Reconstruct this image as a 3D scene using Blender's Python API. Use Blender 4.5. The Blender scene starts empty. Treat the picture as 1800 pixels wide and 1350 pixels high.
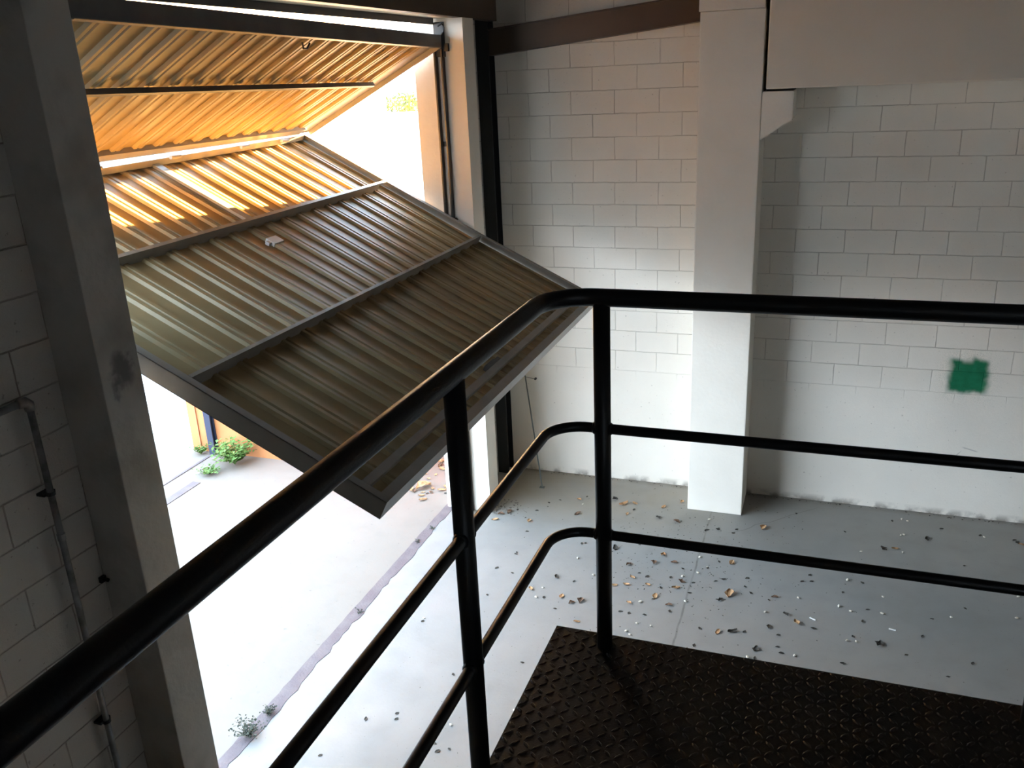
import bpy, bmesh, math, random
from mathutils import Vector, Matrix
random.seed(7)
C = bpy.context.scene.collection
S = bpy.context.scene
H = 3.943                      # camera height above the floor

# ------------------------------------------------------------------ camera
F_PX = 1531.47
M = [[0.9409950202, 0.3355349679, -0.0440982681],
     [0.0733444002, -0.3294081181, -0.9413346327],
     [-0.3303770132, 0.8825568407, -0.3345810097]]   # rows: right, down, forward
cam = bpy.data.cameras.new('camera'); camo = bpy.data.objects.new('camera', cam); C.objects.link(camo)
cam.sensor_width = 36; cam.lens = F_PX / 1800 * 36; cam.clip_start = 0.02; cam.clip_end = 500
r, d, f = M
camo.matrix_world = Matrix(((r[0], -d[0], -f[0], 0), (r[1], -d[1], -f[1], 0), (r[2], -d[2], -f[2], H), (0, 0, 0, 1)))
S.camera = camo

# ------------------------------------------------------------------ world, sun, exposure
W = bpy.data.worlds.new('sky'); S.world = W; W.use_nodes = True
wn = W.node_tree.nodes; wl = W.node_tree.links
for n in list(wn): wn.remove(n)
wo = wn.new('ShaderNodeOutputWorld'); wb = wn.new('ShaderNodeBackground')
wt = wn.new('ShaderNodeTexCoord'); ws = wn.new('ShaderNodeSeparateXYZ'); wr = wn.new('ShaderNodeValToRGB')
wl.new(wt.outputs['Generated'], ws.inputs[0]); wl.new(ws.outputs['Z'], wr.inputs[0])
e = wr.color_ramp.elements
e[0].position = 0.0; e[0].color = (0.84, 0.91, 1.0, 1)
e[1].position = 0.9; e[1].color = (0.48, 0.72, 1.0, 1)
m_ = wr.color_ramp.elements.new(0.25); m_.color = (0.70, 0.85, 1.0, 1)
wl.new(wr.outputs[0], wb.inputs[0]); wb.inputs[1].default_value = 12.0
wl.new(wb.outputs[0], wo.inputs[0])

sun = bpy.data.lights.new('sun', 'SUN'); suno = bpy.data.objects.new('sun', sun); C.objects.link(suno)
sun.energy = 600.0; sun.color = (1.0, 0.58, 0.20); sun.angle = math.radians(0.6)
SUN_DIR = Vector((0.115, 1.0, 0.121)).normalized()       # towards the sun
suno.rotation_euler = SUN_DIR.to_track_quat('Z', 'Y').to_euler()
suno.location = SUN_DIR * 30

S.view_settings.view_transform = 'Standard'; S.view_settings.look = 'None'
S.view_settings.gamma = 1; S.view_settings.use_curve_mapping = False
S.view_settings.exposure = 0.2
try:
    S.cycles.max_bounces = 14; S.cycles.diffuse_bounces = 8
except Exception: pass

# ------------------------------------------------------------------ materials
def mat(name, col, rough=0.7, metal=0.0, noise=None, bump=0.0, bscale=40, spec=0.4):
    m = bpy.data.materials.new(name); m.use_nodes = True
    nt = m.node_tree; b = nt.nodes['Principled BSDF']
    b.inputs['Base Color'].default_value = (*col, 1); b.inputs['Roughness'].default_value = rough
    b.inputs['Metallic'].default_value = metal; b.inputs['Specular IOR Level'].default_value = spec
    g = nt.nodes.new('ShaderNodeNewGeometry')
    if noise:
        c2, sc, lo, hi = noise
        n = nt.nodes.new('ShaderNodeTexNoise'); n.inputs['Scale'].default_value = sc; n.inputs['Detail'].default_value = 6
        nt.links.new(g.outputs['Position'], n.inputs['Vector'])
        mr = nt.nodes.new('ShaderNodeMapRange'); mr.inputs[1].default_value = lo; mr.inputs[2].default_value = hi
        nt.links.new(n.outputs['Fac'], mr.inputs[0])
        mx = nt.nodes.new('ShaderNodeMix'); mx.data_type = 'RGBA'
        mx.inputs[6].default_value = (*col, 1); mx.inputs[7].default_value = (*c2, 1)
        nt.links.new(mr.outputs[0], mx.inputs[0]); nt.links.new(mx.outputs[2], b.inputs['Base Color'])
    if bump:
        n2 = nt.nodes.new('ShaderNodeTexNoise'); n2.inputs['Scale'].default_value = bscale; n2.inputs['Detail'].default_value = 5
        nt.links.new(g.outputs['Position'], n2.inputs['Vector'])
        bp = nt.nodes.new('ShaderNodeBump'); bp.inputs['Strength'].default_value = bump; bp.inputs['Distance'].default_value = 0.01
        nt.links.new(n2.outputs['Fac'], bp.inputs['Height']); nt.links.new(bp.outputs[0], b.inputs['Normal'])
    return m

class NB:
    """tiny node-graph helper"""
    def __init__(s, m): s.nt = m.node_tree; s.b = s.nt.nodes['Principled BSDF']
    def n(s, t, **k):
        x = s.nt.nodes.new(t)
        for a, v in k.items(): setattr(x, a, v)
        return x
    def l(s, a, b): s.nt.links.new(a, b)
    def math(s, op, a, b=None, c=None, clamp=False):
        x = s.n('ShaderNodeMath', operation=op); x.use_clamp = clamp
        for i, v in enumerate((a, b, c)):
            if v is None: continue
            if isinstance(v, (int, float)): x.inputs[i].default_value = v
            else: s.l(v, x.inputs[i])
        return x.outputs[0]
    def noise(s, vec, sc, det=5, rough=0.5):
        x = s.n('ShaderNodeTexNoise'); x.inputs['Scale'].default_value = sc; x.inputs['Detail'].default_value = det
        x.inputs['Roughness'].default_value = rough; s.l(vec, x.inputs['Vector']); return x.outputs['Fac']
    def rng(s, v, a, b, c=0.0, d=1.0, smooth=False):
        x = s.n('ShaderNodeMapRange'); x.interpolation_type = 'SMOOTHSTEP' if smooth else 'LINEAR'
        for i, q in enumerate((a, b, c, d)): x.inputs[i + 1].default_value = q
        s.l(v, x.inputs[0]); return x.outputs[0]
    def mix(s, f, a, b):
        x = s.n('ShaderNodeMix', data_type='RGBA')
        if isinstance(f, (int, float)): x.inputs[0].default_value = f
        else: s.l(f, x.inputs[0])
        for i, v in ((6, a), (7, b)):
            if isinstance(v, tuple): x.inputs[i].default_value = (*v, 1)
            else: s.l(v, x.inputs[i])
        return x.outputs[2]

def block_mat(name, axis, base, x0, zsmooth, strength=1.0, green=False, pits=1.0):
    """painted concrete block wall; axis 'X' or 'Y' is the horizontal direction along the wall"""
    m = mat(name, base, rough=0.62); k = NB(m)
    g = k.n('ShaderNodeNewGeometry'); sp = k.n('ShaderNodeSeparateXYZ'); k.l(g.outputs['Position'], sp.inputs[0])
    X, Z = sp.outputs[axis], sp.outputs['Z']
    wob = k.math('MULTIPLY_ADD', k.noise(g.outputs['Position'], 7, 4), 0.012, -0.006)
    cx = k.math('ADD', k.math('SUBTRACT', X, x0), wob); cz = k.math('ADD', k.math('SUBTRACT', Z, 0.175 - 2.0), wob)
    cb = k.n('ShaderNodeCombineXYZ'); k.l(cx, cb.inputs[0]); k.l(cz, cb.inputs[1])
    br = k.n('ShaderNodeTexBrick'); k.l(cb.outputs[0], br.inputs['Vector'])
    br.offset = 0.5; br.offset_frequency = 2; br.squash = 1.0
    br.inputs['Scale'].default_value = 1.0; br.inputs['Brick Width'].default_value = 0.4; br.inputs['Row Height'].default_value = 0.2
    br.inputs['Mortar Size'].default_value = 0.0045; br.inputs['Mortar Smooth'].default_value = 0.6
    joint = br.outputs['Fac']
    patchy = k.rng(k.noise(g.outputs['Position'], 3.1, 4), 0.36, 0.62)
    thick = k.rng(Z, zsmooth - 0.12, zsmooth + 0.12)                 # thicker, smoother paint near the floor
    jv = k.math('MULTIPLY', joint, k.math('MULTIPLY', k.math('MULTIPLY_ADD', patchy, 0.75, 0.25), thick))
    var = k.rng(k.noise(g.outputs['Position'], 1.3, 6), 0.3, 0.7)
    c = k.mix(var, base, tuple(x * 0.9 for x in base))
    c = k.mix(k.math('MULTIPLY', jv, 0.42 * strength), c, (0.20, 0.14, 0.10))
    spot = k.rng(k.noise(g.outputs['Position'], 38, 3), 0.68, 0.72)
    c = k.mix(k.math('MULTIPLY', spot, 0.35 * pits), c, (0.2, 0.17, 0.13))
    low = k.math('MULTIPLY', k.rng(Z, 0.07, 0.0), k.rng(k.noise(g.outputs['Position'], 9, 5), 0.42, 0.6))
    c = k.mix(k.math('MULTIPLY', low, 0.8), c, (0.16, 0.13, 0.10))   # dirt along the foot of the wall
    if green:
        n1 = k.math('MULTIPLY_ADD', k.noise(g.outputs['Position'], 9, 3), 0.10, -0.05)
        dx = k.math('ABSOLUTE', k.math('SUBTRACT', k.math('ADD', X, n1), 1.207))
        dz = k.math('ABSOLUTE', k.math('SUBTRACT', k.math('ADD', Z, n1), 1.340))
        ax = k.rng(dx, 0.115, 0.195, 1, 0, True); az = k.rng(dz, 0.115, 0.185, 1, 0, True)
        # notch at the top middle of the sprayed patch
        nx = k.rng(k.math('ABSOLUTE', k.math('SUBTRACT', X, 1.19)), 0.02, 0.06, 1, 0, True)
        nz = k.rng(Z, 1.43, 1.49, 0, 1, True)
        a = k.math('MULTIPLY', k.math('MULTIPLY', ax, az), k.math('SUBTRACT', 1.0, k.math('MULTIPLY', k.math('MULTIPLY', nx, nz), 0.6)))
        speck = k.math('MULTIPLY', k.rng(dx, 0.1, 0.30, 1, 0), k.rng(dz, 0.1, 0.30, 1, 0))
        speck = k.math('MULTIPLY', speck, k.rng(k.noise(g.outputs['Position'], 160, 2), 0.52, 0.66))
        a = k.math('MAXIMUM', a, k.math('MULTIPLY', speck, 0.5))
        c = k.mix(a, c, k.mix(k.noise(g.outputs['Position'], 14, 3), (0.0, 0.09, 0.035), (0.005, 0.22, 0.10)))
        # two scuffs below the patch
        for (px, pz, w, h, t) in ((1.19, 0.585, 0.05, 0.008, 1.2), (1.30, 0.66, 0.07, 0.008, -0.25), (1.47, 0.56, 0.03, 0.012, 0.0)):
            u = k.math('SUBTRACT', X, px); v = k.math('SUBTRACT', Z, pz)
            v2 = k.math('SUBTRACT', v, k.math('MULTIPLY', u, t))
            s1 = k.math('MULTIPLY', k.rng(k.math('ABSOLUTE', u), w * .6, w, 1, 0), k.rng(k.math('ABSOLUTE', v2), h * .4, h, 1, 0))
            c = k.mix(k.math('MULTIPLY', s1, 0.5), c, (0.3, 0.27, 0.25))
    k.l(c, k.b.inputs['Base Color'])
    h = k.math('ADD', k.math('MULTIPLY', k.math('MULTIPLY', joint, thick), -1.0), k.math('MULTIPLY', k.noise(g.outputs['Position'], 55, 6, 0.65), 0.45 * pits))
    bp = k.n('ShaderNodeBump'); bp.inputs['Strength'].default_value = 0.75 * strength; bp.inputs['Distance'].default_value = 0.006
    k.l(h, bp.inputs['Height']); k.l(bp.outputs[0], k.b.inputs['Normal'])
    return m

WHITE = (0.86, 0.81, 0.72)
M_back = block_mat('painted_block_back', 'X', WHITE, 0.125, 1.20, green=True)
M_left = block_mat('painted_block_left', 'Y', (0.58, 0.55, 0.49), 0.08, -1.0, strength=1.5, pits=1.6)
M_pil = mat('painted_concrete', (0.86, 0.81, 0.72), 0.6, noise=((0.80, 0.75, 0.66), 2.5, 0.35, 0.75), bump=0.25, bscale=30)
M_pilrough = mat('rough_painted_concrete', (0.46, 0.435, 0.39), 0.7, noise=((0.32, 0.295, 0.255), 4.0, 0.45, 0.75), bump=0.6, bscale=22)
M_beam = mat('smooth_painted_beam', (0.84, 0.76, 0.65), 0.55, noise=((0.80, 0.72, 0.61), 1.5, 0.3, 0.7), bump=0.1, bscale=60)
M_gap = mat('black_rubber_joint', (0.01, 0.009, 0.008), 0.9)
M_steel = mat('dark_brown_steel', (0.055, 0.036, 0.024), 0.45, noise=((0.07, 0.045, 0.03), 3, 0.45, 0.7), bump=0.1)
M_blk = mat('black_steel', (0.012, 0.013, 0.014), 0.4)
M_rail = mat('black_rail_paint', (0.0055, 0.0065, 0.009), 0.42, noise=((0.012, 0.009, 0.007), 9, 0.5, 0.7), bump=0.08, bscale=120)
M_tread = mat('black_tread_plate', (0.010, 0.009, 0.008), 0.5, noise=((0.03, 0.022, 0.015), 6, 0.5, 0.75), bump=0.15, bscale=200)
M_sheet = mat('beige_ribbed_sheet', (0.31, 0.23, 0.115), 0.44, noise=((0.26, 0.185, 0.09), 5, 0.4, 0.75), spec=0.35)
M_frame = mat('beige_door_frame', (0.30, 0.275, 0.235), 0.40, noise=((0.25, 0.23, 0.195), 7, 0.45, 0.75))
M_frdark = mat('grey_door_frame', (0.10, 0.10, 0.10), 0.45, noise=((0.07, 0.07, 0.07), 6, 0.4, 0.7))
M_track = mat('track_metal', (0.05, 0.045, 0.04), 0.4, metal=0.3)
M_galv = mat('galvanised_conduit', (0.30, 0.30, 0.29), 0.42, metal=0.35, noise=((0.12, 0.12, 0.11), 14, 0.4, 0.7))
M_room = mat('dim_room_paint', (0.60, 0.59, 0.56), 0.8, noise=((0.54, 0.53, 0.5), 1.5, 0.3, 0.7))
M_ceil = mat('dark_roof', (0.09, 0.085, 0.08), 0.8)
M_orange = mat('orange_wall', (0.50, 0.20, 0.075), 0.75, noise=((0.42, 0.155, 0.055), 3, 0.4, 0.7), bump=0.2)
M_facade = mat('pale_facade', (0.62, 0.56, 0.47), 0.8)
M_wpaint = mat('white_paint', (0.86, 0.85, 0.82), 0.6)
M_navy = mat('dark_blue_steel', (0.035, 0.04, 0.07), 0.5)
M_stick = mat('white_plastic', (0.75, 0.75, 0.73), 0.5)

def stain(m, Yc, Zc, ry, rz, col, amt):
    """a dark smudge of dirt on a surface"""
    k = NB(m); g = k.n('ShaderNodeNewGeometry'); sp = k.n('ShaderNodeSeparateXYZ'); k.l(g.outputs['Position'], sp.inputs[0])
    old = k.b.inputs['Base Color'].links[0].from_socket
    nz = k.math('MULTIPLY_ADD', k.noise(g.outputs['Position'], 11, 4), 0.16, -0.08)
    u = k.math('DIVIDE', k.math('SUBTRACT', k.math('ADD', sp.outputs['Y'], nz), Yc), ry)
    v = k.math('DIVIDE', k.math('SUBTRACT', k.math('ADD', sp.outputs['Z'], nz), Zc), rz)
    q = k.math('ADD', k.math('MULTIPLY', u, u), k.math('MULTIPLY', v, v))
    k.l(k.mix(k.math('MULTIPLY', k.rng(q, 0.3, 1.6, 1, 0, True), amt), old, col), k.b.inputs['Base Color'])
stain(M_pilrough, 2.80, 2.80, 0.07, 0.09, (0.07, 0.07, 0.08), 0.75)

def floor_mat(name, base, dark, outside=False):
    m = mat(name, base, rough=0.55 if not outside else 0.8); k = NB(m)
    g = k.n('ShaderNodeNewGeometry'); sp = k.n('ShaderNodeSeparateXYZ'); k.l(g.outputs['Position'], sp.inputs[0])
    P = g.outputs['Position']; X, Y = sp.outputs['X'], sp.outputs['Y']
    c = k.mix(k.rng(k.noise(P, 0.9, 7, 0.6), 0.35, 0.68), base, dark)
    c = k.mix(k.math('MULTIPLY', k.rng(k.noise(P, 5, 6), 0.5, 0.72), 0.25), c, tuple(x * .72 for x in base))
    if not outside:
        wig = k.math('MULTIPLY_ADD', k.noise(P, 6, 4), 0.03, -0.015)
        d = k.math('ABSOLUTE', k.math('ADD', k.math('SUBTRACT', X, -0.85), wig))
        j = k.rng(d, 0.003, 0.011, 1, 0)                               # saw-cut joint
        # a crack running back from the column foot
        u = k.math('SUBTRACT', k.math('SUBTRACT', Y, 7.66), k.math('MULTIPLY', k.math('SUBTRACT', X, -0.03), 0.95))
        w2 = k.math('MULTIPLY_ADD', k.noise(P, 4, 5), 0.12, -0.06)
        cr = k.math('MULTIPLY', k.rng(k.math('ABSOLUTE', k.math('ADD', u, w2)), 0.002, 0.010, 1, 0),
                    k.math('MULTIPLY', k.rng(X, -0.7, -0.6), k.rng(X, 0.02, 0.1, 1, 0)))
        c = k.mix(k.math('MULTIPLY', k.math('MAXIMUM', k.math('MULTIPLY', j, k.rng(k.noise(P, 5, 4), 0.35, 0.6, 0.25, 0.8)), k.math('MULTIPLY', cr, .6)), 0.8), c, (0.09, 0.085, 0.08))
        # brown dust that gathered in the corner by the door and along the back wall
        dy = k.math('MULTIPLY', k.rng(Y, 6.55, 7.3), k.rng(X, -0.4, -1.5, 0.25, 1.0))
        dust = k.math('MULTIPLY', dy, k.rng(k.noise(P, 1.6, 6), 0.2, 0.55))
        c = k.mix(k.math('MULTIPLY', dust, 0.65), c, (0.30, 0.255, 0.19))
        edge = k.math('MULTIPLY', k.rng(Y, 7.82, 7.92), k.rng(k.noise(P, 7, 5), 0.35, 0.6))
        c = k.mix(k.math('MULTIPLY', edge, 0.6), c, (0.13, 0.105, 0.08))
        sp2 = k.rng(k.noise(P, 60, 2), 0.70, 0.74)
        c = k.mix(k.math('MULTIPLY', sp2, 0.5), c, (0.12, 0.10, 0.08))
    else:
        far = k.math('MULTIPLY', k.rng(Y, 5.8, 7.4), k.rng(k.noise(P, 2.2, 6), 0.3, 0.6))
        c = k.mix(k.math('MULTIPLY', far, 0.6), c, (0.20, 0.155, 0.125))
        sp2 = k.rng(k.noise(P, 20, 2), 0.70, 0.75)
        c = k.mix(k.math('MULTIPLY', sp2, 0.35), c, (0.09, 0.08, 0.07))
    k.l(c, k.b.inputs['Base Color'])
    rg = k.rng(k.noise(P, 2.5, 5), 0.3, 0.7, 0.42, 0.7) if not outside else None
    if rg: k.l(rg, k.b.inputs['Roughness'])
    bp = k.n('ShaderNodeBump'); bp.inputs['Strength'].default_value = 0.25; bp.inputs['Distance'].default_value = 0.004
    k.l(k.noise(P, 45, 6, 0.6), bp.inputs['Height']); k.l(bp.outputs[0], k.b.inputs['Normal'])
    return m
M_floor = floor_mat('grey_concrete_floor', (0.285, 0.275, 0.26), (0.235, 0.227, 0.213))
M_yard = floor_mat('pale_yard_concrete', (0.235, 0.205, 0.175), (0.22, 0.188, 0.158), True)
M_strip = mat('rusty_threshold', (0.135, 0.105, 0.11), 0.8, noise=((0.165, 0.135, 0.135), 8, 0.4, 0.7), bump=0.4, bscale=60)
M_tan = mat('dry_leaf_tan', (0.50, 0.30, 0.15), 0.7, noise=((0.32, 0.17, 0.08), 40, 0.4, 0.7))
M_brn = mat('dry_leaf_brown', (0.16, 0.085, 0.05), 0.7, noise=((0.08, 0.05, 0.03), 40, 0.4, 0.7))
M_dk = mat('dark_fragment', (0.045, 0.038, 0.03), 0.8)
M_pale = mat('pale_chip', (0.66, 0.60, 0.50), 0.7)
M_weed = mat('grey_green_weed', (0.035, 0.042, 0.028), 0.7, noise=((0.06, 0.065, 0.04), 30, 0.4, 0.7))
M_green = mat('bright_green_weed', (0.07, 0.16, 0.025), 0.6, noise=((0.14, 0.19, 0.05), 20, 0.4, 0.7))
M_tree = mat('yellow_green_foliage', (0.035, 0.06, 0.008), 0.6, noise=((0.07, 0.075, 0.015), 3, 0.4, 0.7))
M_bark = mat('bark', (0.15, 0.10, 0.06), 0.9)

# ------------------------------------------------------------------ mesh helpers
def obj(name, bm, m, parent=None, smooth=False):
    me = bpy.data.meshes.new(name); bmesh.ops.recalc_face_normals(bm, faces=bm.faces[:]); bm.to_mesh(me); bm.free()
    o = bpy.data.objects.new(name, me); C.objects.link(o); me.materials.append(m)
    if smooth:
        for p in me.polygons: p.use_smooth = True
    if parent: o.parent = parent
    return o
def tag(o, label=None, cat=None, group=None, kind=None):
    if label: o['label'] = label
    if cat: o['category'] = cat
    if group: o['group'] = group
    if kind: o['kind'] = kind
    return o
def empty(name, loc=(0, 0, 0)):
    o = bpy.data.objects.new(name, None); C.objects.link(o); o.location = loc; o.empty_display_size = 0.1; return o
def adopt(root, *ch):
    for c in ch:
        c.parent = root; c.matrix_parent_inverse = Matrix.Translation(root.location).inverted()
def box(bm, x0, x1, y0, y1, z0, z1, bev=0.0):
    vs = [bm.verts.new((x, y, z)) for x in (x0, x1) for y in (y0, y1) for z in (z0, z1)]
    fs = [(0, 1, 3, 2), (4, 6, 7, 5), (0, 4, 5, 1), (2, 3, 7, 6), (0, 2, 6, 4), (1, 5, 7, 3)]
    fc = [bm.faces.new([vs[i] for i in q]) for q in fs]
    if bev:
        ed = list({e for q in fc for e in q.edges})
        bmesh.ops.bevel(bm, geom=ed, offset=bev, segments=2, affect='EDGES', profile=0.6)
def mbox(name, m, *a, parent=None, bev=0.0):
    bm = bmesh.new(); box(bm, *a, bev=bev); return obj(name, bm, m, parent)
def tube(bm, pts, rad, seg=20, caps=True):
    pts = [Vector(p) for p in pts]; rings = []; prev = None
    for i, p in enumerate(pts):
        t = (pts[min(i + 1, len(pts) - 1)] - pts[max(i - 1, 0)]).normalized()
        if prev is None:
            a = Vector((0, 0, 1)) if abs(t.z) < 0.9 else Vector((1, 0, 0)); u = t.cross(a).normalized()
        else:
            u = (prev - t * prev.dot(t)).normalized()
        prev = u; v = t.cross(u)
        rr = rad[i] if isinstance(rad, (list, tuple)) else rad
        rings.append([bm.verts.new(p + (u * math.cos(q) + v * math.sin(q)) * rr) for q in [2 * math.pi * k / seg for k in range(seg)]])
    for a, b in zip(rings, rings[1:]):
        for k in range(seg): bm.faces.new((a[k], a[(k + 1) % seg], b[(k + 1) % seg], b[k]))
    if caps: bm.faces.new(rings[0][::-1]); bm.faces.new(rings[-1])
def arc(c, r, a0, a1, z, n=10):
    return [(c[0] + r * math.cos(a0 + (a1 - a0) * i / n), c[1] + r * math.sin(a0 + (a1 - a0) * i / n), z) for i in range(n + 1)]

# ------------------------------------------------------------------ the building shell
XI, XO = -3.10, -3.31          # inner and outer plane of the door wall
YB = 7.92                      # back wall
Y1, Y2 = 2.91, 6.90            # door opening
ZT = 4.39                      # lintel underside
ROOF = 6.2
tag(mbox('floor', M_floor, -3.29, 6.0, -5.0, YB + 0.25, -0.15, 0.0), kind='structure')
tag(mbox('wall_back', M_back, XI, 6.0, YB, YB + 0.2, 0, ROOF), kind='structure')
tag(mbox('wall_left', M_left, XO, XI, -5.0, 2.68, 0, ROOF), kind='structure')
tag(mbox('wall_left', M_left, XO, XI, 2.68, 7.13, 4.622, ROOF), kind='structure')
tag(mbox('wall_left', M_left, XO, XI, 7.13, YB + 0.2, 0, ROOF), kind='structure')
tag(mbox('wall_left', M_pil, -3.50, XO, 7.35, 7.6, 0, ROOF), kind='structure')
tag(mbox('wall_right', M_room, 6.0, 6.2, -5.0, YB + 0.2, 0, ROOF), kind='structure')
WX0, WX1, WZ0, WZ1 = 3.4, 5.0, 4.0, 4.9                  # opening added high behind the camera to fill the room's dark side
bm = bmesh.new()
box(bm, XI, 6.0, -5.2, -5.0, 0, WZ0); box(bm, XI, 6.0, -5.2, -5.0, WZ1, ROOF); box(bm, XI, WX0, -5.2, -5.0, WZ0, WZ1); box(bm, WX1, 6.0, -5.2, -5.0, WZ0, WZ1)
tag(obj('wall_front', bm, M_room), kind='structure')
bm = bmesh.new()
for k in range(4):
    xx = WX0 + (WX1 - WX0 - 0.05) * k / 3; box(bm, xx, xx + 0.05, -5.13, -5.08, WZ0, WZ1)
for zz in (WZ0, WZ1 - 0.05): box(bm, WX0 + 0.05, WX1 - 0.05, -5.13, -5.08, zz, zz + 0.05)
tag(obj('added_fill_window', bm, M_steel), kind='structure')  # bars in the opening added for fill light
tag(mbox('ceiling', M_ceil, XO, 6.2, -5.2, YB + 0.2, ROOF, ROOF + 0.15), kind='structure')

# door jamb pilasters
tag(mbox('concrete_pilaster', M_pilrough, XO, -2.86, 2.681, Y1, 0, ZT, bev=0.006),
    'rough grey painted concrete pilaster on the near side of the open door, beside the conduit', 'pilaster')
tag(mbox('concrete_pilaster', M_pil, XO, -2.86, Y2, 7.129, 0, ZT, bev=0.004),
    'smooth pale concrete pilaster at the far jamb of the door, carrying the metal track', 'pilaster')
# lintel, steel beam over the door and hanging lip
tag(mbox('concrete_lintel', M_pil, XO, -2.941, 2.68, 7.129, ZT + 0.002, 4.62), 'pale concrete lintel soffit across the top of the door opening', 'lintel')
bm = bmesh.new()
box(bm, -2.94, -2.86, 2.2, 7.68, ZT - 0.005, 5.05)
tag(obj('header_beam', bm, M_steel), 'deep dark steel beam running above the door opening up to the corner', 'beam')
tag(mbox('metal_lip', M_frdark, -3.115, -3.10, Y1 + 0.0, Y2 - 0.02, 4.345, ZT + 0.002), 'thin grey metal lip hanging under the lintel above the door', 'metal strip')

# sloping steel beam on back wall + black corner column
bm = bmesh.new()
q = [(-2.99, 4.107), (-1.08, 4.288), (-1.08, 4.500), (-2.99, 4.330)]
def prism_xz(bm, q, y0, y1):
    a = [bm.verts.new((x, y0, z)) for x, z in q]; b = [bm.verts.new((x, y1, z)) for x, z in q]
    bm.faces.new(a); bm.faces.new(b[::-1])
    for i in range(len(q)): j = (i + 1) % len(q); bm.faces.new((a[i], b[i], b[j], a[j]))
prism_xz(bm, [(-2.985, 4.107), (-1.075, 4.288), (-1.075, 4.300), (-2.985, 4.119)], 7.765, 7.918)   # lower flange
prism_xz(bm, [(-2.985, 4.119), (-1.075, 4.300), (-1.075, 4.488), (-2.985, 4.318)], 7.79, 7.918)
prism_xz(bm, [(-2.985, 4.318), (-1.075, 4.488), (-1.075, 4.500), (-2.985, 4.330)], 7.765, 7.918)
tag(obj('sloping_beam', bm, M_steel), 'brown steel beam sloping up along the back wall to the square column', 'beam')
bm = bmesh.new()
box(bm, XI + 0.002, -2.985, 7.76, 7.775, 0, ZT + 0.5); box(bm, XI + 0.002, -3.03, 7.775, 7.905, 0, ZT + 0.5); box(bm, XI + 0.002, -2.985, 7.905, 7.918, 0, ZT + 0.5)
tag(obj('corner_stanchion', bm, M_blk), 'narrow black steel stanchion standing in the corner beside the door', 'steel column')

# square column with corbel, beam on it
t = empty('square_column', (-0.83, 7.68, 0))
c1 = mbox('shaft', M_pil, -1.075, -0.580, 7.44, 7.92, 0, 4.335, bev=0.008)
c1b = mbox('upper_shaft', M_pil, -1.085, -0.585, 7.435, 7.92, 4.337, ROOF, bev=0.005)
bm = bmesh.new()
prism_xz(bm, [(-0.582, 3.357), (-0.338, 3.513), (-0.338, 3.727), (-0.582, 3.727)], 7.445, 7.915)
bmesh.ops.bevel(bm, geom=bm.edges[:], offset=0.006, segments=2, affect='EDGES')
c2 = obj('corbel', bm, M_pil)
adopt(t, c1, c1b, c2)
tag(t, 'tall white square column with a chamfered corbel, standing against the block wall', 'column')
t = empty('precast_beam', (2.0, 7.68, 3.745))
b1 = mbox('beam_body', M_beam, -0.552, 5.99, 7.44, 7.90, 3.745, 5.3, bev=0.012)
b2 = mbox('bearing_pad', M_gap, -0.548, -0.345, 7.47, 7.9, 3.728, 3.745)
adopt(t, b1, b2)
tag(t, 'large smooth precast beam resting on the column corbel at upper right', 'beam')

# ------------------------------------------------------------------ the folding door
def lay(P0, dr, n):
    P0, dr, n = Vector(P0), Vector(dr), Vector(n)
    return lambda s, y, o=0.0: Vector((P0.x, 0, P0.z)) + dr * s + n * o + Vector((0, y, 0))
def slab(bm, L, s0, s1, y0, y1, o0, o1):
    vs = [bm.verts.new(L(s, y, o)) for s in (s0, s1) for y in (y0, y1) for o in (o0, o1)]
    for q in [(0, 1, 3, 2), (4, 6, 7, 5), (0, 4, 5, 1), (2, 3, 7, 6), (0, 2, 6, 4), (1, 5, 7, 3)]: bm.faces.new([vs[i] for i in q])
def pslab(name, m, L, *a, parent=None):
    bm = bmesh.new(); slab(bm, L, *a); return obj(name, bm, m, parent)
PER = 0.195
PROF = [(0.0, 0.0), (0.090, 0.0), (0.100, 0.016), (0.124, 0.016), (0.130, 0.004), (0.138, 0.004), (0.144, 0.016), (0.170, 0.016), (0.180, 0.0)]
def ribbed(L, s0, s1, y0, y1, o, ph, amp=1.0):
    bm = bmesh.new(); ys = []
    k = math.floor((y0 - ph) / PER) - 1
    while True:
        b = ph + k * PER
        if b > y1: break
        for u, h in PROF:
            y = b + u
            if y0 < y < y1: ys.append((y, h * amp))
        k += 1
    ys = [(y0, 0.0)] + ys + [(y1, 0.0)]
    th = 0.0012
    sm = 1.1 if s0 < 1.1 < s1 else (s0 + s1) / 2
    rows = [[bm.verts.new(L(s, y, o + h + w)) for y, h in ys] for s, w in ((s0, 0), (sm, 0), (s1, 0), (s1, -th), (sm, -th), (s0, -th))]
    for a, b in ((0, 1), (1, 2), (2, 3), (3, 4), (4, 5), (5, 0)):
        for i in range(len(ys) - 1): bm.faces.new((rows[a][i], rows[a][i + 1], rows[b][i + 1], rows[b][i]))
    bm.faces.new([r_[0] for r_ in rows]); bm.faces.new([r_[-1] for r_ in rows][::-1])
    return bm
DY0, DY1 = 3.05, 6.83
door = empty('door_1', (XI, 4.9, 0))
tag(door, 'beige ribbed steel door folded half open, lower leaf tipped into the room', 'door', kind='structure')
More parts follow.
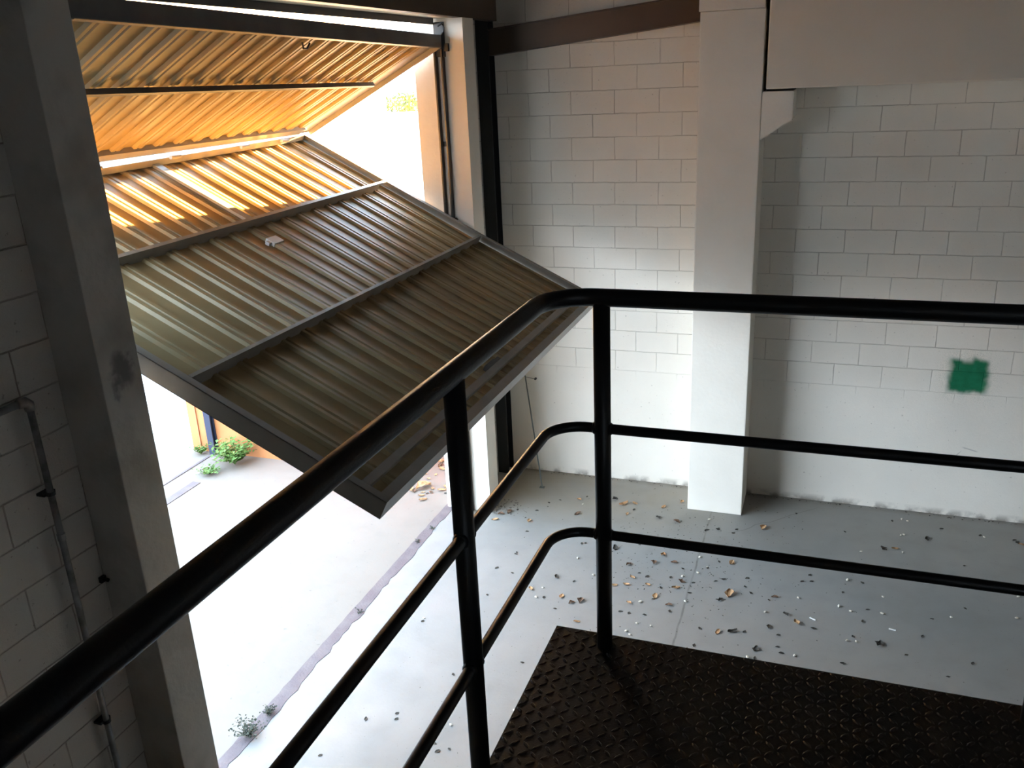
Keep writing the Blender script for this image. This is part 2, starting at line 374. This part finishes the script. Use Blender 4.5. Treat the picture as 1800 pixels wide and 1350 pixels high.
# lower leaf: inner bottom edge -> hinge line
LL0 = lay((-1.76, 0, -1.764 + H), (-0.8934, 0, 0.4493), (0.4493, 0, 0.8934))
LL = lambda s, y, o=0.0: LL0(s, y, o) + Vector((0, 0, 0.045 * max(0.0, s - 1.1) / 1.8 * (y - DY0) / (DY1 - DY0)))   # slight twist
TL = 2.985
low = obj('lower_leaf', ribbed(LL, 0.02, TL - 0.02, DY0 + 0.03, DY1 - 0.03, -0.072, 2.98, 1.15), M_sheet)
parts = [low]
sub = []
def stile(y0, y1, inner, nm='side_stile'):
    bm = bmesh.new()
    for a_, b_ in ((0, 1.1), (1.1, TL)):
        if inner > 0: slab(bm, LL, a_, b_, y0, y0 + 0.004, -0.10, 0.0)
        else: slab(bm, LL, a_, b_, y1 - 0.004, y1, -0.10, 0.0)
        slab(bm, LL, a_, b_, y0, y1, -0.004, 0.0)
        slab(bm, LL, a_, b_, y0, y1, -0.10, -0.096)
    return obj(nm, bm, M_frame)
sub.append(stile(DY0, DY0 + 0.045, 1)); sub.append(stile(DY1 - 0.045, DY1, -1))
bm = bmesh.new()                                         # bottom channel
slab(bm, LL, 0.0, 0.004, DY0 + 0.005, DY1 - 0.005, -0.10, 0.0); slab(bm, LL, 0.004, 0.055, DY0 + 0.046, DY1 - 0.046, -0.0045, -0.0005); slab(bm, LL, 0.004, 0.055, DY0 + 0.005, DY1 - 0.005, -0.0955, -0.0915)
sub.append(obj('bottom_channel', bm, M_frame))
def zbar(L, s, w, drop, y0, y1, m, nm='crossbar', cut=0.0):
    bm = bmesh.new()
    slab(bm, L, s, s + w, y0, y1, -0.004, -0.0005)       # top flange
    slab(bm, L, s, s + 0.004, y0, y1 - cut, -drop, -0.004)     # web
    return obj(nm, bm, m)
sub.append(zbar(LL, 0.115, 0.045, 0.030, DY0 + 0.047, DY1 - 0.047, M_frame, 'flat_bar'))
sub.append(zbar(LL, 1.110, 0.022, 0.070, DY0 + 0.047, DY1 - 0.047, M_frame))
sub.append(zbar(LL, 2.055, 0.028, 0.070, DY0 + 0.047, DY1 - 0.047, M_frame, cut=0.12))
bm = bmesh.new()
slab(bm, LL, TL - 0.085, TL, DY0 + 0.046, DY1 - 0.046, -0.004, 0.0); slab(bm, LL, TL - 0.004, TL, DY0 + 0.005, DY1 - 0.005, -0.10, -0.004)
slab(bm, LL, TL - 0.085, TL - 0.081, DY0 + 0.046, DY1 - 0.046, -0.05, -0.004)
sub.append(obj('top_channel', bm, M_frame))
bm = bmesh.new()
slab(bm, LL, 2.09, TL - 0.086, 4.90, 4.965, -0.070, -0.034)
sub.append(obj('centre_stile', bm, M_frame))
bm = bmesh.new(); slab(bm, LL, 1.83, 1.90, 4.82, 4.93, -0.072, -0.046); slab(bm, LL, 1.85, 1.88, 4.79, 4.82, -0.072, -0.050)
lb = obj('latch_plate', bm, M_stick); lb['label'] = 'small pale latch plate'; sub.append(lb)
bm = bmesh.new(); slab(bm, LL, 0.175, 0.21, 4.78, 4.93, -0.072, -0.040); slab(bm, LL, 0.18, 0.205, 4.93, 5.0, -0.065, -0.045)
hd = obj('pull_handle', bm, M_frdark); sub.append(hd)
for o in sub: o.parent = low
# rollers carried by the lower leaf in the tracks
for yy in (DY0 - 0.085, DY1 + 0.005):
    bm = bmesh.new(); p = LL(1.40, yy, -0.03); tube(bm, [p, p + Vector((0, 0.08, 0))], 0.011, 12)
    q = p + Vector((0, 0.01 if yy < 4 else 0.05, 0)); tube(bm, [q, q + Vector((0, 0.018, 0))], 0.020, 16)
    rl = obj('guide_roller', bm, M_track, smooth=False); rl.parent = low
# upper leaf: hangs from the head tube, ribs face down/in
UL0 = lay((-3.03, 0, 0.223 + H), (-0.8944, 0, -0.4472), (0.4472, 0, -0.8944))
SAG = lambda y: 0.075 * (DY1 - y) / (DY1 - DY0)          # the head tube hangs lower at the far end
UL = lambda s, y, o=0.0: UL0(s, y, o) + Vector((0, 0, SAG(y) * (1 - s / 1.43)))
TU = 1.445
up = obj('upper_leaf', ribbed(UL, 0.0, TU - 0.01, DY0 + 0.03, DY1 - 0.16, -0.058, 2.98, 1.2), M_sheet)
su = []
for y0, y1, yf in ((DY0, DY0 + 0.004, 1), (DY1 - 0.004, DY1, -1)):
    bm = bmesh.new(); slab(bm, UL, 0, TU, y0, y1, -0.085, 0.0)
    if yf > 0: slab(bm, UL, 0, TU, y0 + .004, y0 + 0.045, -0.004, 0.0)
    else: slab(bm, UL, 0, TU, DY1 - 0.16, DY1 - .004, -0.044, -0.040)
    su.append(obj('side_stile', bm, M_frame))
bm = bmesh.new(); slab(bm, UL, TU - 0.085, TU, DY0 + 0.05, DY1 - 0.165, -0.060, -0.022); slab(bm, UL, TU - 0.004, TU, DY0 + .005, DY1 - .005, -0.085, -0.031)
su.append(obj('bottom_channel', bm, M_frame))
bm = bmesh.new(); slab(bm, UL, 0.590, 0.594, DY0 + 0.05, DY1 - 0.165, -0.034, -0.004); slab(bm, UL, 0.590, 0.615, DY0 + 0.05, DY1 - 0.165, -0.004, -0.001)
cb_ = obj('crossbar', bm, M_frdark); su.append(cb_)
bm = bmesh.new(); tube(bm, [(-3.045, 4.84, 4.175), (-3.055, 4.86, 4.145), (-3.055, 4.90, 4.143), (-3.05, 4.93, 4.175)], 0.006, 8)
su.append(obj('hook', bm, M_track))
for o in su: o.parent = up
hb = mbox('head_tube', M_frdark, -3.115, -3.03, DY0 - 0.03, DY1 + 0.025, 0.2245 + H, 0.322 + H, bev=0.006); hb['label'] = 'dark grey head tube'
for v_ in hb.data.vertices: v_.co.z += SAG(v_.co.y)
hg = []
for y in (3.7, 4.36, 5.1, 5.9, 6.45):
    bm = bmesh.new(); tube(bm, [(-4.335, y - .05, -0.438 + H), (-4.335, y + .05, -0.438 + H)], 0.014, 10)
    slab(bm, UL, TU - 0.05, TU + 0.004, y - 0.045, y + 0.045, -0.092, -0.086)
    hg.append(obj('hinge', bm, M_frame))
adopt(door, low, up, hb, *hg)
for ys, sg, who in ((Y1, 1, 'near'), (Y2, -1, 'far')):
    bm = bmesh.new()
    f0, f1 = (ys, ys + 0.055) if sg > 0 else (ys - 0.055, ys)
    for xa in (-3.106, -3.044):
        box(bm, xa, xa + 0.012, f0, f1, 0.0, 4.16)
    for zz in (0.3, 1.4, 2.4, 3.4): box(bm, -3.094, -3.044, ys if sg > 0 else ys - 0.006, ys + 0.006 if sg > 0 else ys, zz, zz + 0.04)
    tr = obj('guide_track', bm, M_track); adopt(door, tr)
bm = bmesh.new()                                          # hanging bracket at far end
box(bm, -3.10, -3.02, 6.866, 6.899, 4.10, 4.36); box(bm, -3.02, -2.985, 6.87, 6.898, 4.14, 4.20)
tube(bm, [(-3.06, 6.866, 4.33), (-3.025, 6.86, 4.345), (-3.005, 6.858, 4.32), (-3.01, 6.858, 4.285), (-3.035, 6.858, 4.262)], 0.006, 8)
br_ = obj('hanging_bracket', bm, M_blk); adopt(door, br_)
bm = bmesh.new(); box(bm, -3.06, -2.97, 2.912, 2.95, 4.00, 4.05, bev=.01)
kb = obj('stop_bracket', bm, M_blk); adopt(door, kb)

# ------------------------------------------------------------------ conduit on the near wall
t = empty('conduit_pipe', (-3.05, 2.44, 0))
bm = bmesh.new(); tube(bm, [(-3.05, 2.47, 0.02)] + [(-3.05, 2.47, 2.74)], 0.0145, 14)
a = obj('vertical_pipe', bm, M_galv, smooth=True)
bm = bmesh.new(); tube(bm, [(-3.06, 2.45, 2.765), (-3.06, -1.0, 2.765)], 0.016, 14)
b = obj('horizontal_pipe', bm, M_galv, smooth=True)
bm = bmesh.new(); tube(bm, [(-3.05, 2.47, 2.725), (-3.05, 2.468, 2.752), (-3.052, 2.455, 2.766), (-3.055, 2.425, 2.768)], [0.020, 0.023, 0.023, 0.020], 14)
c = obj('elbow', bm, M_galv, smooth=True)
cl = []
for z in (2.345, 1.15):
    bm = bmesh.new(); tube(bm, [(-3.05, 2.47, z - .008), (-3.05, 2.47, z + .008)], 0.0195, 14); box(bm, -3.099, -3.055, 2.44, 2.50, z - .006, z + .006)
    cl.append(obj('pipe_clamp', bm, M_blk))
bm = bmesh.new(); tube(bm, [(-3.05, 2.47, 2.12), (-3.05, 2.47, 2.15)], 0.0175, 14)
cl.append(obj('coupling', bm, M_galv))
adopt(t, a, b, c, *cl)
tag(t, 'grey metal conduit running down the block wall beside the near pilaster', 'pipe')
bm = bmesh.new(); tube(bm, [(-3.098, 2.66, 1.80), (-3.055, 2.66, 1.80)], 0.009, 10); box(bm, -3.099, -3.08, 2.645, 2.676, 1.785, 1.815, bev=.003)
tag(obj('wall_bolt', bm, M_blk), 'small dark bolt in the block wall where it meets the near pilaster', 'bolt')

# ------------------------------------------------------------------ landing and guardrail
ZP = H - 1.65
PX0, PX1, PY0, PY1 = -0.722, 2.2, -1.6, 2.232
t = empty('landing_platform', (0.6, 0.6, ZP))
bm = bmesh.new(); box(bm, PX0, PX1, PY0, PY1, ZP - 0.008, ZP)
def bar(bm, cx, cy, ang, l=0.0155, w=0.0052, h=0.0028):
    ca, sa = math.cos(ang), math.sin(ang)
    P = lambda u, v, z: bm.verts.new((cx + u * ca - v * sa, cy + u * sa + v * ca, ZP + z))
    o = [P(-l, 0, 0), P(-l * .45, -w, 0), P(l * .45, -w, 0), P(l, 0, 0), P(l * .45, w, 0), P(-l * .45, w, 0)]
    i = [P(-l * .6, 0, h), P(-l * .3, -w * .4, h), P(l * .3, -w * .4, h), P(l * .6, 0, h), P(l * .3, w * .4, h), P(-l * .3, w * .4, h)]
    for k in range(6): bm.faces.new((o[k], o[(k + 1) % 6], i[(k + 1) % 6], i[k]))
    bm.faces.new(i)
stp = 0.030
ny = int((PY1 - 0.7) / stp); nx = int((1.4 - PX0) / stp)
for j in range(ny):
    for i in range(nx):
        cx = PX0 + 0.014 + i * stp; cy = PY1 - 0.012 - j * stp
        bar(bm, cx, cy, math.radians(45 if (i + j) % 2 == 0 else -45))
deck = obj('tread_plate', bm, M_tread)
bm = bmesh.new()
box(bm, PX0 + 0.03, PX0 + 0.08, PY0, PY1 - 0.03, ZP - 0.15, ZP - 0.009); box(bm, PX0 + 0.081, PX1, PY1 - 0.08, PY1 - 0.03, ZP - 0.15, ZP - 0.009)
for yy in (0.2, 1.2): box(bm, PX0 + 0.081, PX1, yy, yy + 0.05, ZP - 0.13, ZP - 0.009)
fr = obj('support_frame', bm, M_rail)
lg = []
for xx, yy in ((-0.45, 1.2), (1.9, 1.2), (-0.45, -1.3), (1.9, -1.3)):
    lg.append(mbox('leg', M_rail, xx, xx + 0.08, yy - 0.081, yy - 0.001, 0.0, ZP - 0.009))
adopt(t, deck, fr, *lg)
tag(t, 'black checker plate landing at the bottom of the photo, under the railing', 'platform')

t = empty('guardrail', (-0.552, 2.173, ZP))
XL, YF, RB = -0.693, 2.173, 0.115
def railpath(z, rb):
    return [(XL, -1.4, z), (XL, 0.5, z)] + arc((XL + rb, YF - rb), rb, math.pi, math.pi / 2, z, 14) + [(0.3, YF, z), (2.2, YF, z)]
ch = []
bm = bmesh.new(); tube(bm, railpath(H - 0.562, 0.13), 0.0238, 28); ch.append(obj('top_rail', bm, M_rail, smooth=True))
for zz in (H - 0.934, H - 1.266):
    bm = bmesh.new(); tube(bm, railpath(zz, 0.10), 0.0143, 22); ch.append(obj('mid_rail', bm, M_rail, smooth=True))
def post(x, y, z0, deckpost=True):
    bm = bmesh.new(); tube(bm, [(x, y, z0), (x, y, H - 0.575)], 0.0232, 26)
    for zz in (H - 0.934, H - 1.266):        # weld beads round the mid rails
        if y > 2.0:
            for s in (-1, 1): tube(bm, [(x + s * 0.0205, y, zz), (x + s * 0.0275, y, zz)], [0.0195, 0.0150], 18)
        else:
            for s in (-1, 1): tube(bm, [(x, y + s * 0.0205, zz), (x, y + s * 0.0275, zz)], [0.0195, 0.0150], 18)
    if not deckpost: box(bm, x, PX0 + 0.03, y - 0.03, y + 0.03, ZP - 0.10, ZP - 0.02)
    return obj('post', bm, M_rail, smooth=False)
for p in ((-0.552, YF, ZP, True), (0.586, YF, ZP, True), (1.9, YF, ZP, True), (XL, 1.515, ZP, True), (XL, 0.1, ZP, True), (XL, -1.2, ZP, True)):
    o = post(*p)
    for pl in o.data.polygons: pl.use_smooth = len(pl.vertices) == 4 and pl.area < 0.02
    ch.append(o)
adopt(t, *ch)
tag(t, 'black tubular guardrail with top rail and two lower rails around the landing', 'railing')

# ------------------------------------------------------------------ rod leaning in the corner
bm = bmesh.new(); tube(bm, [(-2.545, 7.53, 0.004), (-2.775, 7.80, H - 2.855)], 0.007, 10)
box(bm, -2.57, -2.52, 7.51, 7.55, 0.0005, 0.006)
tag(obj('thin_rod', bm, mat('dull_rod', (0.10, 0.11, 0.10), 0.5)), 'thin metal rod leaning on the white block wall in the corner by the door', 'rod')
bm = bmesh.new(); tube(bm, [(-2.703, 7.918, H - 2.921), (-2.703, 7.895, H - 2.921)], 0.012, 10); tube(bm, [(-2.703, 7.897, H - 2.921), (-2.775, 7.805, H - 2.87)], 0.003, 6)
tag(obj('wall_hook', bm, M_track), 'small dark hook in the back wall holding the leaning rod', 'hook')

# ------------------------------------------------------------------ outdoors
tag(mbox('ground', M_yard, -40, -3.292, -25, 40, -0.16, -0.002), kind='structure')
bm = bmesh.new()
N = 60
le = [(-3.34 + random.uniform(-.004, .004), 2.6 + i * 4.35 / N) for i in range(N + 1)]
re = [(-3.243 + random.choice((0, 0, 0, .012, -.014)) + random.uniform(-.004, .004), 2.6 + i * 4.35 / N) for i in range(N + 1)]
va = [bm.verts.new((x, y, 0.003)) for x, y in le]; vb = [bm.verts.new((x, y, 0.003)) for x, y in re]
vc = [bm.verts.new((x, y, 0.0002)) for x, y in le]; vd = [bm.verts.new((x, y, 0.0002)) for x, y in re]
for i in range(N):
    bm.faces.new((va[i], va[i + 1], vb[i + 1], vb[i])); bm.faces.new((va[i], vc[i], vc[i + 1], va[i + 1])); bm.faces.new((vb[i], vb[i + 1], vd[i + 1], vd[i]))
tag(obj('trim_1', bm, M_strip), kind='structure')
tag(mbox('gate_track', M_strip, -6.475, -6.445, 2.0, 7.42, -0.001, 0.006), 'thin rusty rail in the yard, nearer the white wall', 'rail')
tag(mbox('gate_track', M_strip, -6.20, -6.10, 2.0, 6.72, -0.001, 0.005), 'wider reddish strip in the yard floor, ending at the weeds', 'rail')
bm = bmesh.new()                                          # orange wall, plus a recessed section added beside the door to block low sun
prism = [(-6.77, 7.45), (-4.25, 7.45), (-4.25, 8.6), (-2.5, 8.6), (-2.5, 8.8), (-4.45, 8.8), (-4.45, 7.65), (-6.77, 7.65)]
a_ = [bm.verts.new((x, y, -0.001)) for x, y in prism]; b_ = [bm.verts.new((x, y, 2.2)) for x, y in prism]
bm.faces.new(a_); bm.faces.new(b_[::-1])
for i_ in range(8): bm.faces.new((a_[i_], b_[i_], b_[(i_ + 1) % 8], a_[(i_ + 1) % 8]))
tag(obj('orange_wall', bm, M_orange), 'low orange painted wall outside, behind the weeds', 'wall')
tag(mbox('raised_white_wall', M_wpaint, -22, -6.775, 7.46, 13, -0.001, 5.0), 'bright white wall outside, left of the orange wall, with unseen height added to block sun', 'building')  # only the white foot is seen; height and depth added to block low sun
bm = bmesh.new(); box(bm, -6.49, -6.41, 7.375, 7.385, 0, 2.5); box(bm, -6.455, -6.445, 7.385, 7.435, 0, 2.5); box(bm, -6.49, -6.41, 7.435, 7.445, 0, 2.5)
tag(obj('steel_post', bm, M_navy), 'dark blue steel post in front of the orange wall', 'post')
tag(mbox('drain_pipe', mat('pipe_orange', (0.5, 0.18, 0.08), .6), -6.66, -6.645, 7.435, 7.449, 0, 2.2), 'thin reddish vertical line of pipe on the orange wall beside the dark post', 'pipe')
tag(mbox('distant_building', M_wpaint, -30, -9.5, 27, 33, -0.001, 2.72), 'bright white building far outside, seen past the folded door', 'building')

def tuft(bm, c, n, h, spread, lw, ll, z0=0.0):
    """leafy stems as one surface"""
    for i in range(n):
        a = random.uniform(0, 2 * math.pi); sp = spread * random.uniform(.2, 1); hh = h * random.uniform(.45, 1)
        p0 = Vector((c[0] + random.uniform(-.01, .01), c[1] + random.uniform(-.01, .01), z0))
        p1 = p0 + Vector((math.cos(a) * sp, math.sin(a) * sp, hh))
        for k in range(5):
            tt = 0.25 + 0.75 * k / 4; p = p0.lerp(p1, tt); p.z = z0 + hh * (tt ** 0.8)
            b = random.uniform(0, 2 * math.pi); dv = Vector((math.cos(b), math.sin(b), random.uniform(.0, .7))).normalized()
            sd = dv.cross(Vector((0, 0, 1))).normalized() * lw * random.uniform(.6, 1.2); l_ = ll * random.uniform(.6, 1.2)
            vs = [bm.verts.new(q_) for q_ in (p, p + dv * l_ * .5 + sd, p + dv * l_, p + dv * l_ * .5 - sd + Vector((0, 0, .004)))]
            bm.faces.new(vs)
def stems(bm, c, n, h, spread):
    for i in range(n):
        a = 2 * math.pi * i / n; p0 = Vector((c[0], c[1], 0)); p1 = p0 + Vector((math.cos(a) * spread, math.sin(a) * spread, h * random.uniform(.6, 1)))
        tube(bm, [p0, p0.lerp(p1, .5) + Vector((0, 0, h * .1)), p1], [.003, .002, .001], 5)
def weed(c, n, h, sp, lw, ll, m, label):
    r_ = empty('weed', (c[0], c[1], 0)); bm = bmesh.new(); tuft(bm, c, n, h, sp, lw, ll); a = obj('foliage', bm, m)
    bm = bmesh.new(); stems(bm, c, 7, h * .8, sp * .7); b = obj('stems', bm, m); adopt(r_, a, b); tag(r_, label, 'weed')
weed((-3.29, 3.64), 60, 0.10, 0.12, 0.006, 0.022, M_weed, 'larger grey green weed growing from the threshold strip near the bottom')
weed((-3.285, 3.86), 30, 0.05, 0.06, 0.005, 0.016, M_weed, 'smaller grey green weed beside the larger one on the threshold strip')
weed((-6.03, 7.22), 190, 0.27, 0.26, 0.017, 0.055, M_green, 'big bright green weed at the foot of the orange wall')
weed((-6.15, 6.93), 60, 0.08, 0.17, 0.012, 0.035, M_green, 'low straggling weed trailing along the reddish strip in the yard')
weed((-6.60, 7.36), 40, 0.10, 0.10, 0.012, 0.04, M_green, 'small yellow green weed left of the dark blue post')
for k_, y_, x_ in ((0, 5.07, -3.27), (1, 6.2, -3.29), (2, 6.45, -3.27)):
    bm = bmesh.new(); tuft(bm, (x_, y_), 10, .02, .05, .004, .014); tag(obj('moss_tuft', bm, M_weed), ('tiny moss tuft midway along the threshold strip', 'tiny moss tuft nearer the far jamb on the threshold strip', 'tiny moss tuft closest to the far jamb on the threshold strip')[k_], 'weed')

# tree behind the white building
t = empty('distant_tree', (-16.2, 34.2, 0))
bm = bmesh.new(); tube(bm, [(-16.2, 34.2, 0), (-16.1, 34.2, 1.6), (-16.2, 34.2, 3.0)], [.15, .12, .06], 8); a = obj('trunk', bm, M_bark)
bm = bmesh.new()
for i in range(1500):
    p = Vector((random.gauss(0, 1), random.gauss(0, 1), random.gauss(0, 1))); p.normalize(); p *= random.random() ** .35
    p = Vector((-16.7 + p.x * 1.5, 34.2 + p.y * .9, 2.85 + p.z * .60))
    u = Vector((random.gauss(0, 1), random.gauss(0, 1), random.gauss(0, 1))).normalized(); v = u.orthogonal().normalized()
    s_ = random.uniform(.04, .09); bm.faces.new([bm.verts.new(p + q_) for q_ in (u * s_, v * s_ * .6, -u * s_, -v * s_ * .6)])
b = obj('foliage', bm, M_tree); adopt(t, a, b)
tag(t, 'small tree crown showing above the white building beyond the door', 'tree')

# ------------------------------------------------------------------ litter on the floor
def pix(x, y, z=0.0):
    """floor position of a measured point of the photograph"""
    a, b = (x - 900) / F_PX, (y - 675) / F_PX
    v = Vector([r[i] * a + d[i] * b + f[i] for i in range(3)])
    k = (z - H) / v.z; return Vector((v.x * k, v.y * k, z))
def curl(sz, thick=0.35, jag=0.25):
    """curled crumpled dry leaf resting on z=0"""
    bm = bmesh.new(); n = 5; g = []
    ph = random.uniform(0, 6)
    for i in range(n + 1):
        row = []
        for j in range(4):
            u = i / n * 2 - 1; v = j / 3 * 2 - 1
            w = (1 - abs(u) ** 1.7) * .55 + .08
            x = u * sz; y = v * sz * w * (1 + random.uniform(-jag, jag))
            z = sz * thick * (0.25 + 0.6 * abs(v) ** 1.5 + 0.35 * math.sin(u * 2.4 + ph)) + random.uniform(-.1, .1) * sz * thick
            row.append((x, y, z))
        g.append(row)
    mn = min(p[2] for r_ in g for p in r_)
    V = [[bm.verts.new((p[0], p[1], p[2] - mn + 0.0006)) for p in r_] for r_ in g]
    for i in range(n):
        for j in range(3): bm.faces.new((V[i][j], V[i + 1][j], V[i + 1][j + 1], V[i][j + 1]))
    return bm
def chip(sz):
    bm = bmesh.new(); bmesh.ops.create_icosphere(bm, subdivisions=1, radius=sz)
    for v in bm.verts: v.co = Vector((v.co.x * random.uniform(.7, 1.2), v.co.y * random.uniform(.5, .9), v.co.z * .45))
    mn = min(v.co.z for v in bm.verts)
    for v in bm.verts: v.co.z -= mn - .0003
    return bm
protos = {}
for kk, mm in (('t', M_tan), ('b', M_brn), ('w', M_pale), ('d', M_dk), ('B', M_dk), ('T', M_tan)):
    protos[kk] = []
    for i in range(4):
        bm = {'t': lambda: curl(.030), 'b': lambda: curl(.032, .45, .4), 'w': lambda: chip(.015), 'd': lambda: curl(.017, .25), 'B': lambda: curl(.034, .4, .5), 'T': lambda: curl(.042, .5, .3)}[kk]()
        me = bpy.data.meshes.new('litter'); bm.to_mesh(me); bm.free(); me.materials.append(mm)
        sol = None; protos[kk].append(me)
INFO = {'t': ('dry_leaf', 'small tan curled dry leaf lying on the grey concrete floor', 'leaf', 'tan dry leaves on the floor'),
        'b': ('dry_leaf', 'brown crumpled dry leaf lying on the grey concrete floor', 'leaf', 'brown dry leaves on the floor'),
        'w': ('pale_chip', 'small pale chip of debris on the grey concrete floor', 'debris', 'pale chips on the floor'),
        'd': ('leaf_fragment', 'small dark leaf fragment on the grey concrete floor', 'debris', 'dark leaf fragments on the floor'),
        'B': ('dry_leaf', 'dark shrivelled dry leaf lying on the grey concrete floor', 'leaf', 'dark dry leaves on the floor'),
        'T': ('dry_leaf', 'larger tan crumpled dry leaf on the grey concrete floor', 'leaf', 'larger tan leaves on the floor')}
def put(kk, x, y, label=None):
    nm, lb_, ct, gp = INFO[kk]
    o = bpy.data.objects.new(nm, random.choice(protos[kk])); C.objects.link(o)
    p = pix(x, y); p.z = 0.0; o.location = p; o.rotation_euler = (0, 0, random.uniform(0, 6.28)); s_ = random.uniform(.8, 1.2); o.scale = (s_, s_, s_)
    tag(o, label or lb_, ct, None if label else gp); return o
A = '425,445,t 705,405,b 970,350,T 922,318,B 1275,450,b 705,660,w 920,600,B 925,560,w 1195,640,T 1145,685,b 1260,685,b 1590,685,t 1450,712,w 1410,655,w 1395,745,w 585,768,B 1020,770,t 1060,745,d 435,835,t 505,830,w 915,815,t 985,810,t 1108,812,t 1305,795,b 1310,765,w 612,880,t 670,915,b 722,903,b 1000,915,t 1150,880,t 1140,895,d 1065,912,w 1230,930,b 1510,898,d 700,1025,t 1045,1035,w 1125,1050,w 985,1080,w 1005,1100,w 230,437,t 314,394,b 265,405,b 735,350,w 990,405,t 1170,425,B 540,340,d 360,380,d 605,325,d 470,385,d 730,575,d 750,572,d 1000,695,b 355,625,d 350,635,d 415,505,d 1185,830,d 1350,860,d 1240,770,d 1105,765,d 1370,800,d 1325,910,w 1310,720,d 1030,380,d 715,322,t 760,305,d 1035,345,t 1200,365,t 1305,335,t 1060,580,d 1240,600,d 1235,965,d 950,965,d 1090,985,d 1000,975,d 575,950,d 510,885,d 465,885,w 185,870,d 240,715,d 330,745,d 685,792,d 795,758,w 1270,830,t 1600,515,d 1515,490,d 1440,500,d 1700,655,d 1520,680,d'
for s_ in A.split():
    x, y, kk = s_.split(','); put(kk, 800 + float(x) / 3.273, 780 + float(y) / 3.273)
B = '425,235,T 265,420,t 1165,272,w 1150,275,w 1290,295,B 1060,345,B 940,360,w 1120,345,t 1160,365,w 1590,285,w 1570,275,d 1185,200,w 1155,190,w 1105,198,d 1365,240,d 855,255,d 600,160,d 245,585,T 200,615,B 435,680,w 545,690,B 455,758,B 185,785,t 262,780,B 1055,600,w 885,675,w 825,650,w 845,575,d 945,523,d 590,910,w 1770,600,w 1760,712,w 500,862,d 385,875,B 1485,435,d 330,545,d 485,600,b 455,615,d 360,578,d 60,855,d 340,918,w 380,922,d 915,835,w 865,830,w 900,808,d 975,665,d 1050,688,w 1415,708,w 870,512,w 670,483,d 680,517,d 630,517,d 175,515,d 215,505,d 340,500,d 325,783,d 90,765,d 520,895,d 610,605,w 270,262,d 285,243,d 185,242,d 130,245,d 180,355,w 130,445,d 700,425,t 1315,715,d 1265,807,d 1490,660,d 1530,950,d 845,950,d 1180,905,d 1400,1020,d 950,728,d 690,765,d 505,800,d 1790,325,t 1765,310,d 1750,300,d'
for s_ in B.split():
    x, y, kk = s_.split(','); put(kk, 1200 + float(x) / 3, 850 + float(y) / 3)
put('T', 1200 + 600 / 3, 850 + 735 / 3, 'largest tan crumpled leaf alone on the open floor right of the joint')
put('B', 1200 + 1035 / 3, 850 + 848 / 3, 'dark shrivelled leaf lying alone right of the white sticks')
put('w', 1200 + 140 / 3, 850 + 192 / 3, 'pale chip at the foot of the white square column')
for x, y, kk in ((745, 1087, 'w'), (743, 1092, 'd'), (918, 1165, 'd'), (792, 1275, 'w'), (764, 1307, 'd'), (790, 1317, 'd'), (769, 1321, 'd'), (697, 1264, 'd'), (643, 1264, 'd'), (698, 1254, 'd'), (904, 1250, 'w'), (563, 1328, 'd'), (797, 1186, 'd')):
    put(kk, x, y)
for (x, y, a, lb_) in ((1200 + 685 / 3, 850 + 715 / 3, -.5, 'left of the two tiny white sticks on the floor'), (1200 + 1105 / 3, 850 + 772 / 3, -.2, 'right of the two tiny white sticks on the floor')):
    bm = bmesh.new(); box(bm, -.024, .024, -.005, .005, 0.0003, .008, bev=.002); o = obj('white_stick', bm, M_stick); p = pix(x, y); o.location = (p.x, p.y, 0); o.rotation_euler = (0, 0, a)
    tag(o, lb_, 'stick')
# outdoor leaf litter
for i in range(44):
    nm, lb_, ct, gp = INFO['t']; kk = random.choice('ttbd')
    o = bpy.data.objects.new('dry_leaf', random.choice(protos[kk])); C.objects.link(o)
    o.location = (random.uniform(-3.95, -3.4), random.uniform(6.95, 8.2), 0.0); o.rotation_euler = (0, 0, random.uniform(0, 6.28)); s_ = random.uniform(.8, 1.5); o.scale = (s_,) * 3
    tag(o, 'dry leaf in the small drift outside the far door jamb', 'leaf', 'leaf drift outside the far jamb')
o = put('T', 745, 857, 'large tan dry leaf outside below the tipped door edge'); o.scale = (2.2, 2.2, 2.2)
# fine specks: nobody could count them
bm = bmesh.new()
def speck(x, y, s_):
    a = random.uniform(0, 6.28); vs = []
    for k in range(4):
        q_ = a + k * math.pi / 2; rr = s_ * (1 if k % 2 else random.uniform(.25, .6))
        vs.append(bm.verts.new((x + math.cos(q_) * rr, y + math.sin(q_) * rr, 0.0012)))
    top = bm.verts.new((x, y, 0.0012 + s_ * .35))
    for k in range(4): bm.faces.new((vs[k], vs[(k + 1) % 4], top))
for i in range(420): speck(random.gauss(-0.95, .45), random.gauss(6.6, .75), random.uniform(.003, .010)) if i % 1 == 0 else None
for i in range(300): speck(random.uniform(-2.7, 2.2), random.uniform(3.2, 7.85), random.uniform(.002, .007))
for i in range(160): speck(random.uniform(-2.75, 2.4), 7.9 - abs(random.gauss(0, .02)), random.uniform(.004, .013))
for i in range(90): speck(-2.86 + abs(random.gauss(0, .18)), 6.95 + random.uniform(-.08, .25), random.uniform(.004, .013))
for v in list(bm.verts):
    if v.co.y > 7.91 or v.co.x < -3.2 or (-1.09 < v.co.x < -0.57 and v.co.y > 7.43): v.co.z = -0.01
tag(obj('floor_grit', bm, M_dk), 'fine dark grit and leaf crumbs strewn over the concrete floor', 'grit', kind='stuff')
